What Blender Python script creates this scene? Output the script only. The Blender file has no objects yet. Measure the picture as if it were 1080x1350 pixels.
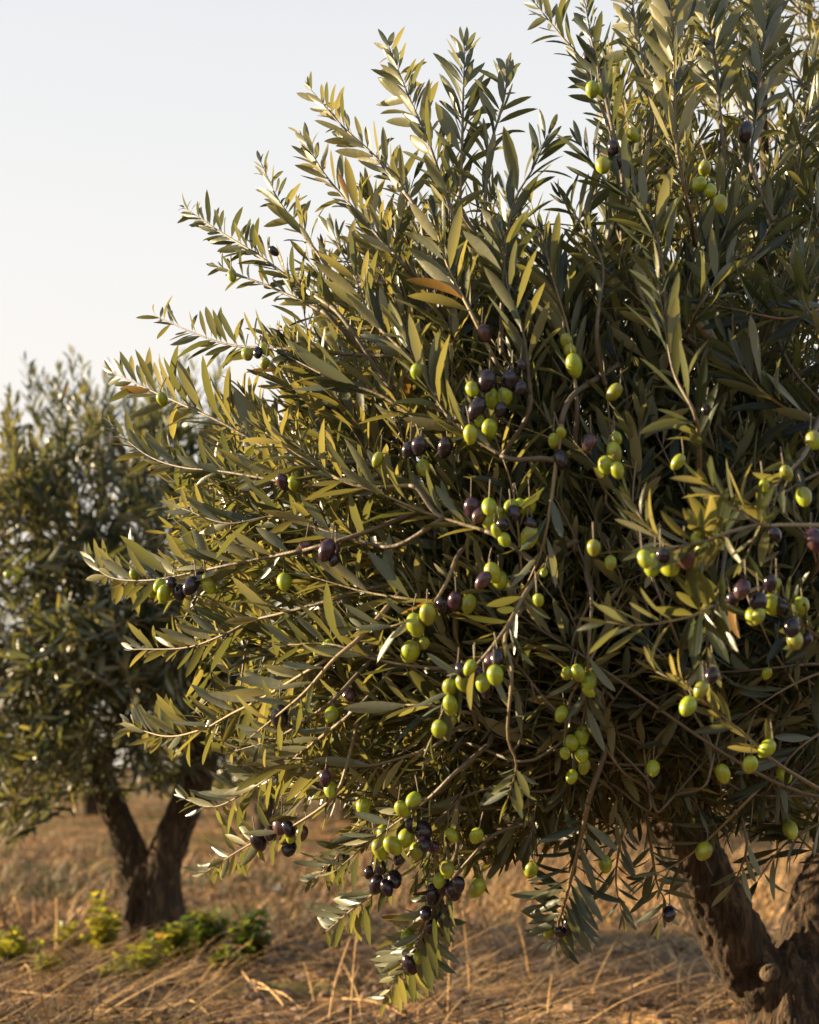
import bpy, math, random
import numpy as np
from mathutils import noise as mnoise, Vector
R = math.radians
RND = random.Random(11); NR = np.random.default_rng(11)
scene = bpy.context.scene
COL = scene.collection
F = 1800.0; HZ = 1010.0; CH = 0.8           # focal length in photo pixels, horizon row, camera height

def P(px, py, Y):
    return np.array([(px-540)/F*Y, Y, CH-(py-HZ)/F*Y])
def unit(v):
    v = np.asarray(v, float); return v/(np.linalg.norm(v)+1e-12)

# ------------------------------------------------------------------ objects
def tag(o, label=None, cat=None, group=None, kind=None):
    if label: o['label'] = label
    if cat: o['category'] = cat
    if group: o['group'] = group
    if kind: o['kind'] = kind
    return o
def empty(name, loc, label, cat, group=None):
    o = bpy.data.objects.new(name, None); COL.objects.link(o); o.location = loc
    o.empty_display_size = .1
    return tag(o, label, cat, group)

class MB:
    """collects geometry (numpy blocks) for one mesh"""
    def __init__(s): s.v=[]; s.f=[]; s.uv=[]; s.rn=[]; s.mi=[]; s.n=0
    def add(s, v, faces, uv=None, rn=None, mi=0):
        v=np.asarray(v,float).reshape(-1,3); k=len(v)
        s.v.append(v)
        s.uv.append(np.zeros((k,2)) if uv is None else np.asarray(uv,float).reshape(-1,2))
        r=np.zeros((k,4)); r[:,3]=1
        if rn is not None: r[:,:3]=rn
        s.rn.append(r)
        for a in faces:                       # arrays of faces of equal size
            a=np.asarray(a,int)
            if a.size: s.f.append(a+s.n); s.mi.append(np.full(len(a),mi))
        s.n+=k
    def build(s, name, mats, parent=None, smooth=True):
        me=bpy.data.meshes.new(name)
        v=np.concatenate(s.v); uv=np.concatenate(s.uv); rn=np.concatenate(s.rn)
        tot=np.concatenate([np.full(len(a),a.shape[1]) for a in s.f])
        loops=np.concatenate([a.reshape(-1) for a in s.f]); mi=np.concatenate(s.mi)
        me.vertices.add(len(v)); me.vertices.foreach_set('co',v.reshape(-1))
        me.loops.add(len(loops)); me.loops.foreach_set('vertex_index',loops.astype(np.int32))
        me.polygons.add(len(tot))
        st=np.concatenate([[0],np.cumsum(tot)[:-1]])
        me.polygons.foreach_set('loop_start',st.astype(np.int32))
        me.polygons.foreach_set('loop_total',tot.astype(np.int32))
        me.polygons.foreach_set('use_smooth',np.full(len(tot),smooth))
        me.polygons.foreach_set('material_index',mi.astype(np.int32))
        me.update(calc_edges=True)
        l=me.uv_layers.new(name='UVMap'); l.data.foreach_set('uv',uv[loops].reshape(-1))
        a=me.attributes.new('rnd','FLOAT_COLOR','POINT'); a.data.foreach_set('color',rn.reshape(-1))
        for m in (mats if isinstance(mats,(list,tuple)) else [mats]): me.materials.append(m)
        me.validate()
        o=bpy.data.objects.new(name,me); COL.objects.link(o)
        if parent is not None:
            o.parent=parent
            o.matrix_parent_inverse.identity()
            me.transform(parent.matrix_world.inverted() if False else __import__('mathutils').Matrix.Translation(-Vector(parent.location)))
        return o

def catmull(pts, n):
    pts=[np.asarray(p,float) for p in pts]
    if len(pts)==2: pts=[pts[0],(pts[0]+pts[1])/2,pts[1]]
    ext=[2*pts[0]-pts[1]]+pts+[2*pts[-1]-pts[-2]]
    out=[]; m=len(pts)-1
    for i in range(n):
        t=i/(n-1)*m; k=min(int(t),m-1); u=t-k
        a,b,c,d=ext[k:k+4]
        out.append(.5*((2*b)+(-a+c)*u+(2*a-5*b+4*c-d)*u*u+(-a+3*b-3*c+d)*u**3))
    out=np.array(out)
    return out
def resample(pts, n):
    dd=np.linalg.norm(np.diff(pts,axis=0),axis=1); s=np.concatenate([[0],np.cumsum(dd)])
    t=np.linspace(0,s[-1],n)
    return np.stack([np.interp(t,s,pts[:,i]) for i in range(3)],1), s[-1]
def frames(pts):
    T=np.gradient(pts,axis=0); T/=np.linalg.norm(T,axis=1)[:,None]+1e-12
    u=np.cross(T[0],[.3,.2,1.]); 
    if np.linalg.norm(u)<.1: u=np.cross(T[0],[1,0,0])
    U=[]
    for t in T:
        u=u-t*np.dot(u,t); u=unit(u); U.append(u)
    U=np.array(U); V=np.cross(T,U)
    return T,U,V
def tube(mb, pts, rad, sides=6, mi=0, rn=(.5,.5,.5), cap=True):
    pts=np.asarray(pts); n=len(pts); T,U,V=frames(pts)
    rad=np.broadcast_to(rad,(n,)) if np.ndim(rad)<2 else rad
    a=np.arange(sides)/sides*2*math.pi
    v=pts[:,None,:]+rad[:,None,None]*(U[:,None,:]*np.cos(a)[None,:,None]+V[:,None,:]*np.sin(a)[None,:,None])
    v=v.reshape(-1,3)
    i=np.arange(n-1)[:,None]*sides; j=np.arange(sides)[None,:]; j2=(j+1)%sides
    f=np.stack([i+j,i+j2,i+sides+j2,i+sides+j],-1).reshape(-1,4)
    uv=np.stack(np.meshgrid(np.linspace(0,1,n),np.arange(sides)/sides,indexing='ij'),-1).reshape(-1,2)
    fs=[f]
    if cap:
        v=np.vstack([v,pts[0],pts[-1]]); uv=np.vstack([uv,[0,0],[1,0]])
        a0=n*sides; j=np.arange(sides); j2=(j+1)%sides
        fs.append(np.stack([np.full(sides,a0),j2,j],1))
        b=(n-1)*sides
        fs.append(np.stack([np.full(sides,a0+1),b+j,b+j2],1))
    mb.add(v,fs,uv,rn,mi)

# leaf template: rows along the blade, three vertices across, folded on the midrib
LV=np.array([0.05,.16,.34,.55,.75,.9]); LW=np.array([.08,.42,.85,1.0,.86,.50])
def leaves(mb, B, D, N, L, W, rnd, curl, fold=.32):
    """B base, D axis, N upper normal, all (k,3)"""
    B=np.array(B,float); D=np.array(D,float); N=np.array(N,float); L=np.array(L,float); W=np.array(W,float)
    rnd=np.array(rnd,float); curl=np.array(curl,float); k=len(B)
    if not k: return
    D/=np.linalg.norm(D,axis=1)[:,None]; N=N-D*np.sum(N*D,1)[:,None]; N/=np.linalg.norm(N,axis=1)[:,None]+1e-9
    S=np.cross(D,N)
    ang=NR.normal(0,.42,k); 
    rows=len(LV); nv=rows*3+2
    V=np.zeros((k,nv,3)); UV=np.zeros((nv,2))
    V[:,0]=B
    def mid(v): return B+D*(L*v)[:,None]-N*(curl*L*v*v)[:,None]
    for r in range(rows):
        v=LV[r]; w=LW[r]
        m=mid(v); tw=ang*v
        s=S*np.cos(tw)[:,None]+N*np.sin(tw)[:,None]; nn=N*np.cos(tw)[:,None]-S*np.sin(tw)[:,None]
        h=(W*.5*w)[:,None]
        V[:,1+3*r]=m-s*h+nn*h*fold; V[:,2+3*r]=m; V[:,3+3*r]=m+s*h+nn*h*fold
        UV[1+3*r]=(-w,v); UV[2+3*r]=(0,v); UV[3+3*r]=(w,v)
    V[:,nv-1]=mid(1.0); UV[nv-1]=(0,1)
    q=[]; t=[[0,2,1],[0,3,2]]
    for r in range(rows-1):
        a=1+3*r; q+= [[a,a+1,a+4,a+3],[a+1,a+2,a+5,a+4]]
    a=1+3*(rows-1); t+=[[a,a+1,nv-1],[a+1,a+2,nv-1]]
    off=np.arange(k)[:,None,None]*nv
    Q=(np.array(q)[None]+off).reshape(-1,4); T_=(np.array(t)[None]+off).reshape(-1,3)
    mb.add(V.reshape(-1,3),[Q,T_],np.tile(UV,(k,1)),np.repeat(rnd,nv,axis=0))

class LeafBag:
    def __init__(s): s.B=[];s.D=[];s.N=[];s.L=[];s.W=[];s.R=[];s.C=[]
    def add(s,b,d,n,l,w,r,c): s.B.append(b);s.D.append(d);s.N.append(n);s.L.append(l);s.W.append(w);s.R.append(r);s.C.append(c)
    def flush(s,mb): leaves(mb,s.B,s.D,s.N,s.L,s.W,s.R,s.C)

def sprig(bag, smb, pts3, leafL, spacing, start=.1, r0=.0032, ang=36, plane=.5, tone=None, upb=.25, ww=.2, drop=.13, stem_rn=None, hub=True):
    """a leafy shoot: pts3 base -> tip.  Leaves in opposite pairs, each pair turned against the last."""
    c,ln=resample(catmull(pts3,24),26)
    T,U,V=frames(c)
    if hub: HUB[0]+= [c[j] for j in range(3,22,2)]
    tone_r=(RND.random() if tone is None else tone)
    tube(smb,c,np.linspace(r0,.0009,26),5,rn=(RND.random() if stem_rn is None else stem_rn,)*3)
    cam=np.array([0,0,CH])
    npair=max(3,int(ln*(1-start)/spacing))
    ph=RND.uniform(0,math.pi)
    for k in range(npair+1):
        s=start+(1-start)*(k+.35*RND.uniform(-.5,.5))/npair
        s=min(max(s,0.),1.); i=s*25; i0=min(int(i),24); u=i-i0
        p=c[i0]*(1-u)+c[i0+1]*u; t=T[i0]
        tocam=unit(cam-p); sv=unit(np.cross(t,tocam)); fv=np.cross(sv,t)   # sv: across the picture, fv: towards the viewer
        w_=ph+k*math.pi/2+RND.uniform(-.35,.35)
        e=np.cos(w_)*sv+np.sin(w_)*fv*plane_scale(plane)
        e=unit(e+sv*plane*(1 if np.cos(w_)>0 else -1)*.8)
        size=leafL*(1.-.42*max(0,(s-.62)/.38))*(.72+.28*min(1,(s-start)*4+.3))
        for sg in (1,-1):
            if RND.random()<drop: continue
            if k==npair: a=R(RND.uniform(6,20))
            else: a=R(ang+RND.uniform(-13,15)-10*max(0,(s-.7)/.3))
            d=unit(t*math.cos(a)+e*sg*math.sin(a)+np.array([0,0,1])*upb*RND.uniform(.1,1)+NR.normal(0,.075,3))
            n=unit(t-d*np.dot(t,d)*1.0+NR.normal(0,.22,3)+np.array([0,0,.15]))
            l=size*RND.uniform(.78,1.14)
            r=(min(1,max(0,tone_r*.55+RND.random()*.52-.03)),RND.random(),RND.random())
            bag.add(p,d,n,l,l*ww*RND.uniform(.76,1.08),r,RND.gauss(.06,.17))
        if k==npair and RND.random()<.8:
            bag.add(p,t,unit(fv+NR.normal(0,.5,3)),size*.8,size*.1,(tone_r,RND.random(),RND.random()),0.05)
def plane_scale(p): return 1-p*.6

# ------------------------------------------------------------------ materials
def new_mat(name):
    m=bpy.data.materials.new(name); m.use_nodes=True; nt=m.node_tree; nt.nodes.clear()
    out=nt.nodes.new('ShaderNodeOutputMaterial'); return m,nt,out
def nd(nt,t,**k):
    n=nt.nodes.new(t)
    for a,b in k.items(): setattr(n,a,b)
    return n
def mixc(nt,fac,a,b,bt='MIX'):
    n=nd(nt,'ShaderNodeMix',data_type='RGBA',blend_type=bt)
    for s,v in ((0,fac),(6,a),(7,b)):
        if isinstance(v,(int,float)): n.inputs[s].default_value=v
        elif isinstance(v,tuple): n.inputs[s].default_value=(*v,1)
        else: nt.links.new(v,n.inputs[s])
    return n.outputs[2]
def ramp(nt,src,stops,interp='LINEAR'):
    n=nd(nt,'ShaderNodeValToRGB'); n.color_ramp.interpolation=interp
    el=n.color_ramp.elements
    while len(el)<len(stops): el.new(.5)
    for e,(p,c) in zip(el,stops): e.position=p; e.color=(*c,1) if len(c)==3 else c
    nt.links.new(src,n.inputs[0]); return n.outputs[0]
def math_(nt,op,a,b=None,c=None):
    n=nd(nt,'ShaderNodeMath',operation=op)
    for i,v in enumerate((a,b,c)):
        if v is None: continue
        if isinstance(v,(int,float)): n.inputs[i].default_value=v
        else: nt.links.new(v,n.inputs[i])
    return n.outputs[0]
def noisen(nt,scale,detail=4,rough=.55,vec=None,dist=0):
    n=nd(nt,'ShaderNodeTexNoise'); n.inputs['Scale'].default_value=scale; n.inputs['Detail'].default_value=detail
    n.inputs['Roughness'].default_value=rough; n.inputs['Distortion'].default_value=dist
    if vec is not None: nt.links.new(vec,n.inputs['Vector'])
    return n
def objco(nt,scale=(1,1,1)):
    tc=nd(nt,'ShaderNodeTexCoord'); mp=nd(nt,'ShaderNodeMapping'); mp.inputs['Scale'].default_value=scale
    nt.links.new(tc.outputs['Object'],mp.inputs[0]); return mp.outputs[0]

def leaf_material(name, upper, under, trans, tfac=.32, rough=.27, old=(.20,.12,.035), oldp=.998, spec=.42):
    m,nt,out=new_mat(name)
    at=nd(nt,'ShaderNodeAttribute',attribute_name='rnd'); sep=nd(nt,'ShaderNodeSeparateColor'); nt.links.new(at.outputs['Color'],sep.inputs[0])
    r,g,b=sep.outputs
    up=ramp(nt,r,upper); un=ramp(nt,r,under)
    geo=nd(nt,'ShaderNodeNewGeometry')
    nz=noisen(nt,95,2,.5,objco(nt))
    c=mixc(nt,geo.outputs['Backfacing'],up,un)
    c=mixc(nt,math_(nt,'MULTIPLY',nz.outputs['Fac'],.55),c,mixc(nt,.5,c,(.02,.03,.01)))
    uv=nd(nt,'ShaderNodeUVMap',uv_map='UVMap'); sx=nd(nt,'ShaderNodeSeparateXYZ'); nt.links.new(uv.outputs[0],sx.inputs[0])
    au=math_(nt,'ABSOLUTE',sx.outputs[0])
    rib=math_(nt,'SUBTRACT',1.0,math_(nt,'MINIMUM',math_(nt,'MULTIPLY',au,9.0),1.0))
    c=mixc(nt,math_(nt,'MULTIPLY',rib,.4),c,(.17,.17,.08))
    isold=math_(nt,'GREATER_THAN',g,oldp)
    c=mixc(nt,isold,c,old)
    p=nd(nt,'ShaderNodeBsdfPrincipled'); nt.links.new(c,p.inputs['Base Color'])
    nt.links.new(math_(nt,'ADD',math_(nt,'MULTIPLY',b,.16),rough),p.inputs['Roughness'])
    p.inputs['Specular IOR Level'].default_value=spec
    bp=nd(nt,'ShaderNodeBump'); bp.inputs['Strength'].default_value=.25; bp.inputs['Distance'].default_value=.002
    nt.links.new(nz.outputs['Fac'],bp.inputs['Height']); nt.links.new(bp.outputs[0],p.inputs['Normal'])
    t=nd(nt,'ShaderNodeBsdfTranslucent')
    tc=mixc(nt,isold,ramp(nt,r,trans),(.4,.22,.05)); nt.links.new(tc,t.inputs['Color'])
    mx=nd(nt,'ShaderNodeMixShader'); mx.inputs[0].default_value=tfac
    nt.links.new(p.outputs[0],mx.inputs[1]); nt.links.new(t.outputs[0],mx.inputs[2]); nt.links.new(mx.outputs[0],out.inputs[0])
    return m
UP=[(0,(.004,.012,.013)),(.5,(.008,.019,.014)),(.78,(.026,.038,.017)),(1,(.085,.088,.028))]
UN=[(0,(.028,.046,.040)),(.35,(.115,.138,.098)),(.65,(.20,.205,.125)),(1,(.33,.305,.165))]
TR=[(0,(.03,.045,.012)),(.5,(.20,.205,.045)),(1,(.54,.45,.10))]
M_LEAF=leaf_material('olive_leaf',UP,UN,TR)
M_LEAF2=leaf_material('olive_leaf_far',UP,UN,TR,tfac=.30)
M_WEED=leaf_material('weed_leaf',[(0,(.035,.07,.015)),(1,(.27,.29,.03))],[(0,(.05,.09,.02)),(1,(.22,.23,.04))],[(0,(.10,.17,.02)),(1,(.60,.54,.05))],tfac=.42,oldp=.99)

def bark_material(name, a, b, c, sc=1.0, bump=1.0):
    m,nt,out=new_mat(name)
    v1=objco(nt,(38*sc,38*sc,9*sc)); n1=noisen(nt,1,8,.65,v1,1.2)
    v2=objco(nt,(6*sc,6*sc,3*sc)); n2=noisen(nt,1,4,.6,v2)
    v3=objco(nt,(160*sc,160*sc,55*sc)); n3=noisen(nt,1,4,.6,v3)
    col=ramp(nt,n1.outputs['Fac'],[(.33,a),(.5,b),(.66,c)])
    col=mixc(nt,ramp(nt,n2.outputs['Fac'],[(.4,(0,0,0)),(.65,(1,1,1))]),col,mixc(nt,.6,col,(.05,.042,.03)))
    p=nd(nt,'ShaderNodeBsdfPrincipled'); nt.links.new(col,p.inputs['Base Color']); p.inputs['Roughness'].default_value=.9
    p.inputs['Specular IOR Level'].default_value=.25
    h=math_(nt,'ADD',n1.outputs['Fac'],math_(nt,'MULTIPLY',n3.outputs['Fac'],.35))
    bp=nd(nt,'ShaderNodeBump'); bp.inputs['Strength'].default_value=bump; bp.inputs['Distance'].default_value=.02
    nt.links.new(h,bp.inputs['Height']); nt.links.new(bp.outputs[0],p.inputs['Normal']); nt.links.new(p.outputs[0],out.inputs[0])
    return m
M_BARK=bark_material('olive_bark',(.010,.006,.004),(.050,.032,.019),(.15,.100,.056))
M_WOUND=bark_material('cut_wood',(.03,.02,.012),(.09,.06,.036),(.17,.12,.075),1.6,.6)

def stem_material(name,a,b,rough=.6):
    m,nt,out=new_mat(name)
    at=nd(nt,'ShaderNodeAttribute',attribute_name='rnd'); sep=nd(nt,'ShaderNodeSeparateColor'); nt.links.new(at.outputs['Color'],sep.inputs[0])
    n=noisen(nt,60,3,.6,objco(nt))
    c=mixc(nt,sep.outputs[0],a,b); c=mixc(nt,math_(nt,'MULTIPLY',n.outputs['Fac'],.5),c,mixc(nt,.6,c,(.04,.03,.02)))
    p=nd(nt,'ShaderNodeBsdfPrincipled'); nt.links.new(c,p.inputs['Base Color']); p.inputs['Roughness'].default_value=rough
    bp=nd(nt,'ShaderNodeBump'); bp.inputs['Strength'].default_value=.7; bp.inputs['Distance'].default_value=.004
    nt.links.new(n.outputs['Fac'],bp.inputs['Height']); nt.links.new(bp.outputs[0],p.inputs['Normal'])
    nt.links.new(p.outputs[0],out.inputs[0]); return m
M_STEM=stem_material('twig_bark',(.085,.070,.055),(.26,.20,.10))
M_STRAW=stem_material('dry_straw',(.040,.020,.008),(.76,.47,.18),.65)

def olive_material(name,c1,c2,c3,rough,bloom=0.0,sss=0.0,blush=None):
    m,nt,out=new_mat(name)
    n=noisen(nt,90,3,.6,objco(nt)); n2=noisen(nt,420,1,.5,objco(nt))
    uv=nd(nt,'ShaderNodeUVMap',uv_map='UVMap'); sx=nd(nt,'ShaderNodeSeparateXYZ'); nt.links.new(uv.outputs[0],sx.inputs[0])
    oi=nd(nt,'ShaderNodeObjectInfo')
    c=ramp(nt,n.outputs['Fac'],[(.3,c1),(.6,c2)])
    c=mixc(nt,math_(nt,'MULTIPLY',oi.outputs['Random'],.45),c,c3)
    if blush:
        n5=noisen(nt,34,1,.5,objco(nt)); c=mixc(nt,ramp(nt,n5.outputs['Fac'],[(.50,(0,0,0)),(.62,(1,1,1))]),c,blush)
    c=mixc(nt,ramp(nt,n2.outputs['Fac'],[(.64,(0,0,0)),(.70,(.5,.5,.5))]),c,mixc(nt,.22,c,(.6,.6,.4)))
    if bloom: c=mixc(nt,ramp(nt,n.outputs['Fac'],[(.45,(0,0,0)),(.7,(bloom,bloom,bloom))]),c,(.16,.14,.19))
    p=nd(nt,'ShaderNodeBsdfPrincipled'); nt.links.new(c,p.inputs['Base Color']); p.inputs['Roughness'].default_value=rough
    if sss:
        p.inputs['Subsurface Weight'].default_value=sss; p.inputs['Subsurface Radius'].default_value=(.008,.008,.002); p.inputs['Subsurface Scale'].default_value=1.0
    nt.links.new(p.outputs[0],out.inputs[0]); return m
M_OG=olive_material('green_olive',(.16,.23,.016),(.28,.35,.024),(.33,.33,.03),.27,sss=.2,blush=(.20,.21,.03))
M_OP=olive_material('purple_olive',(.018,.005,.016),(.040,.010,.028),(.016,.007,.022),.24,.12,blush=(.075,.035,.035))
M_OD=olive_material('black_olive',(.006,.005,.011),(.012,.008,.022),(.022,.010,.02),.2,.08)

# ------------------------------------------------------------------ ground
def gz(x,y):
    v=Vector((x,y,0))
    a=.035*mnoise.noise(v*.45)
    b=mnoise.fractal(v*3.4,.75,2.1,5)*.038
    c=abs(mnoise.noise(v*9.))*.014
    fade=1/(1+max(0,abs(y)-25)*.08)
    return (a+b+c)*fade-.01
def grid_ground():
    rows=[-300,-60,-15,-5,-2,0,1,2,2.8]; y=3.2
    while y<32: rows.append(y); y*=1.0055
    while y<6000: rows.append(y); y*=1.16
    t=np.linspace(-1,1,421); xs=5000*np.sinh(9.6*t)/math.sinh(9.6)
    mb=MB(); nx=len(xs); v=np.array([[x,yy,gz(x,yy)] for yy in rows for x in xs])
    i=(np.arange(len(rows)-1)[:,None]*nx+np.arange(nx-1)[None]).reshape(-1)
    mb.add(v,[np.stack([i,i+1,i+nx+1,i+nx],1)])
    m,nt,out=new_mat('dry_soil')
    co=objco(nt)
    n1=noisen(nt,1.3,4,.6,co); n2=noisen(nt,7,6,.65,co,.6); n3=noisen(nt,55,5,.65,co,.4)
    soil=ramp(nt,n2.outputs['Fac'],[(.35,(.035,.019,.011)),(.5,(.11,.062,.033)),(.66,(.30,.17,.085))])
    straw=ramp(nt,n3.outputs['Fac'],[(.38,(.07,.038,.016)),(.5,(.24,.14,.058)),(.62,(.66,.40,.16))])
    c=mixc(nt,ramp(nt,n1.outputs['Fac'],[(.42,(.05,.05,.05)),(.60,(.85,.85,.85))]),soil,straw)
    n4=noisen(nt,.55,3,.5,objco(nt,(1,1.7,1)))
    c=mixc(nt,ramp(nt,n4.outputs['Fac'],[(.50,(0,0,0)),(.62,(.85,.85,.85))]),c,(.05,.070,.022))
    p=nd(nt,'ShaderNodeBsdfPrincipled'); nt.links.new(c,p.inputs['Base Color']); p.inputs['Roughness'].default_value=.95
    p.inputs['Specular IOR Level'].default_value=.1
    bp=nd(nt,'ShaderNodeBump'); bp.inputs['Strength'].default_value=.8; bp.inputs['Distance'].default_value=.03
    nt.links.new(math_(nt,'ADD',n2.outputs['Fac'],math_(nt,'MULTIPLY',n3.outputs['Fac'],.5)),bp.inputs['Height'])
    nt.links.new(bp.outputs[0],p.inputs['Normal']); nt.links.new(p.outputs[0],out.inputs[0])
    o=mb.build('ground',m); tag(o,kind='structure')
grid_ground()

def ribbon(B, AZ, EL, L, W, BEND, rn, mb, segs=5):
    """many dry blades at once: start, heading, rise, length, width, sag"""
    k=len(B); t=np.linspace(0,1,segs+1)
    hx=np.cos(AZ); hy=np.sin(AZ)
    side=np.stack([-hy,hx,np.zeros(k)],1)
    V=np.zeros((k,(segs+1)*2,3))
    wob=NR.normal(0,.10,k)
    for i,s in enumerate(t):
        el=EL-BEND*s
        # integrate roughly
        r=L*s*np.cos(EL-BEND*s*.5); z=L*s*np.sin(EL-BEND*s*.5)
        c=B+np.stack([hx*r,hy*r,z],1)+side*(wob*L*s*s)[:,None]*2
        w=(W*.5*(1-.75*s))[:,None]
        up=np.array([0,0,.6])
        V[:,2*i]=c-(side+up*.3)*w; V[:,2*i+1]=c+(side+up*.3)*w
    base=np.arange(k)[:,None,None]*((segs+1)*2)
    q=np.array([[2*i,2*i+1,2*i+3,2*i+2] for i in range(segs)])
    mb.add(V.reshape(-1,3),[(q[None]+base).reshape(-1,4)],None,np.repeat(rn,(segs+1)*2,axis=0))

def straw():
    mb=MB()
    def batch(n,y0,y1,lmin,lmax,wmin,wmax,el0,el1,spread,clump=0.,bias=None):
        Y=NR.uniform(y0,y1,n); X=NR.uniform(-1,1,n)*(.33*Y+spread)
        if clump:
            keep=[]
            for x,y in zip(X,Y): keep.append(mnoise.noise(Vector((x*1.3,y*1.3,3.)))*.5+.5+NR.normal(0,.08)>clump)
            keep=np.array(keep); X=X[keep]; Y=Y[keep]
        k=len(X)
        Z=np.array([gz(x,y) for x,y in zip(X,Y)])-.004
        B=np.stack([X,Y,Z],1)
        lift=np.abs(NR.normal(0,.018,k)); B[:,2]+=lift
        r=NR.random((k,3)); r[:,0]=NR.beta(.6,1.3,k)
        ribbon(B,NR.uniform(0,2*math.pi,k),NR.uniform(el0,el1,k),NR.uniform(lmin,lmax,k),NR.uniform(wmin,wmax,k),NR.uniform(.1,.9,k)*np.maximum(.3,NR.uniform(el0,el1,k)*1.6),r,mb)
    batch(15000,3.9,6.8,.05,.26,.003,.0065,-.05,.6,.25,.44)
    batch(2600,3.9,6.2,.15,.45,.004,.010,.0,.7,.2,.46)
    batch(16000,6.2,13,.06,.24,.006,.014,.2,1.3,.3,.48)
    batch(9000,12,30,.08,.25,.008,.016,.3,1.3,.3,.45)
    n=5200; X=np.concatenate([NR.normal(1.35,.75,n//2),NR.uniform(-2.5,3.5,n//2)]); Y=np.concatenate([NR.normal(8.0,.9,n//2),NR.uniform(6.6,11,n//2)])
    keep=np.array([mnoise.noise(Vector((x*2.2,y*1.8,9.)))>-.02 for x,y in zip(X,Y)]); X=X[keep]; Y=Y[keep]; k=len(X)
    r=NR.random((k,3)); r[:,0]=.55+.45*r[:,0]
    ribbon(np.stack([X,Y,np.array([gz(x,y) for x,y in zip(X,Y)])],1),NR.uniform(0,6.28,k),NR.uniform(.7,1.45,k),NR.uniform(.06,.22,k),NR.uniform(.005,.010,k),NR.uniform(.3,1.1,k),r,mb)
    # the long pale stalks lying in the foreground
    for pts,w in (([(332,1295,),(352,1312),(374,1330),(352,1338)],.011),([(300,1262),(322,1290),(362,1325),(420,1334)],.010),
                  ([(340,1308),(372,1318),(402,1325)],.010),([(206,1328),(250,1332),(284,1340)],.009),([(265,1296),(282,1286),(296,1278)],.012),
                  ([(448,1270),(470,1320),(478,1348)],.006),([(452,1322),(500,1330),(560,1345)],.009),([(58,1276),(72,1262),(80,1256)],.012),
                  ([(720,1275),(738,1262),(760,1250)],.02),([(120,1150),(140,1142),(160,1136)],.03),([(28,1284),(36,1292),(44,1303)],.010),
                  ([(395,1255),(405,1290),(414,1320)],.006),([(10,1320),(60,1330),(120,1334)],.006)):
        q=[]
        for i,(x,y) in enumerate(pts):
            Yd=F*CH/(y-HZ); p=P(x,y,Yd); p[2]=gz(p[0],p[1])+.02+.02*math.sin(i*2.1); q.append(p)
        c,_=resample(catmull(q,16),16); tube(mb,c,np.linspace(w*.32,w*.2,16),5,rn=(.95,.5,.5))
    o=mb.build('dry_grass',M_STRAW); tag(o,'dry fallen straw and dead grass littering the soil','dry grass',kind='stuff')
straw()

def clods():
    mb=MB()
    for k in range(1500):
        y=3.9*(14/3.9)**RND.random(); x=RND.uniform(-1,1)*(.33*y+.3); z=gz(x,y); r=RND.uniform(.006,.028)*(1+.05*y)
        n,m_=5,8; V=[]
        ph=RND.random()*9
        for i in range(n):
            t=(i+.5)/n*math.pi
            for j in range(m_):
                a=j/m_*2*math.pi; q_=np.array([math.sin(t)*math.cos(a),math.sin(t)*math.sin(a),math.cos(t)*.65])
                V.append(np.array([x,y,z])+q_*r*(1+.5*mnoise.noise(Vector(q_*1.6)+Vector((ph,0,0)))))
        i=np.arange(n-1)[:,None]*m_; j=np.arange(m_)[None]; j2=(j+1)%m_
        f=np.stack([i+j,i+m_+j,i+m_+j2,i+j2],-1).reshape(-1,4)
        mb.add(V,[f,np.array([[7,6,5,4,3,2,1,0][::-1]])],None,(RND.random()**2,.5,.5))
    m=stem_material('clod_soil',(.10,.055,.03),(.34,.23,.14),.95)
    o=mb.build('clods',m,smooth=False); tag(o,'small clods of dry earth and stones scattered over the field','clods',kind='stuff')
clods()

def green_grass():
    mb=MB(); 
    cs=[(60,1168,.55,60),(95,1180,.4,40),(20,1160,.4,30),(300,1158,.7,70),(340,1175,.6,60),(270,1150,.5,40),(130,1185,.3,25),(1050,1130,.8,40)]
    for px,py,sp,n in cs:
        Yd=F*CH/(py-HZ); c=P(px,py,Yd); n*=5
        X=c[0]+NR.normal(0,sp*.7,n); Y=c[1]+NR.normal(0,sp,n)
        Z=np.array([gz(x,y) for x,y in zip(X,Y)])
        r=NR.random((n,3))
        ribbon(np.stack([X,Y,Z],1),NR.uniform(0,6.28,n),NR.uniform(.6,1.4,n),NR.uniform(.04,.13,n),NR.uniform(.006,.012,n),NR.uniform(.3,1,n),r,mb,4)
    m=stem_material('green_blade',(.02,.045,.010),(.08,.115,.025),.7)
    o=mb.build('green_grass',m); tag(o,'low patches of green grass growing through the dry field','grass',kind='stuff')
green_grass()

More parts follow.
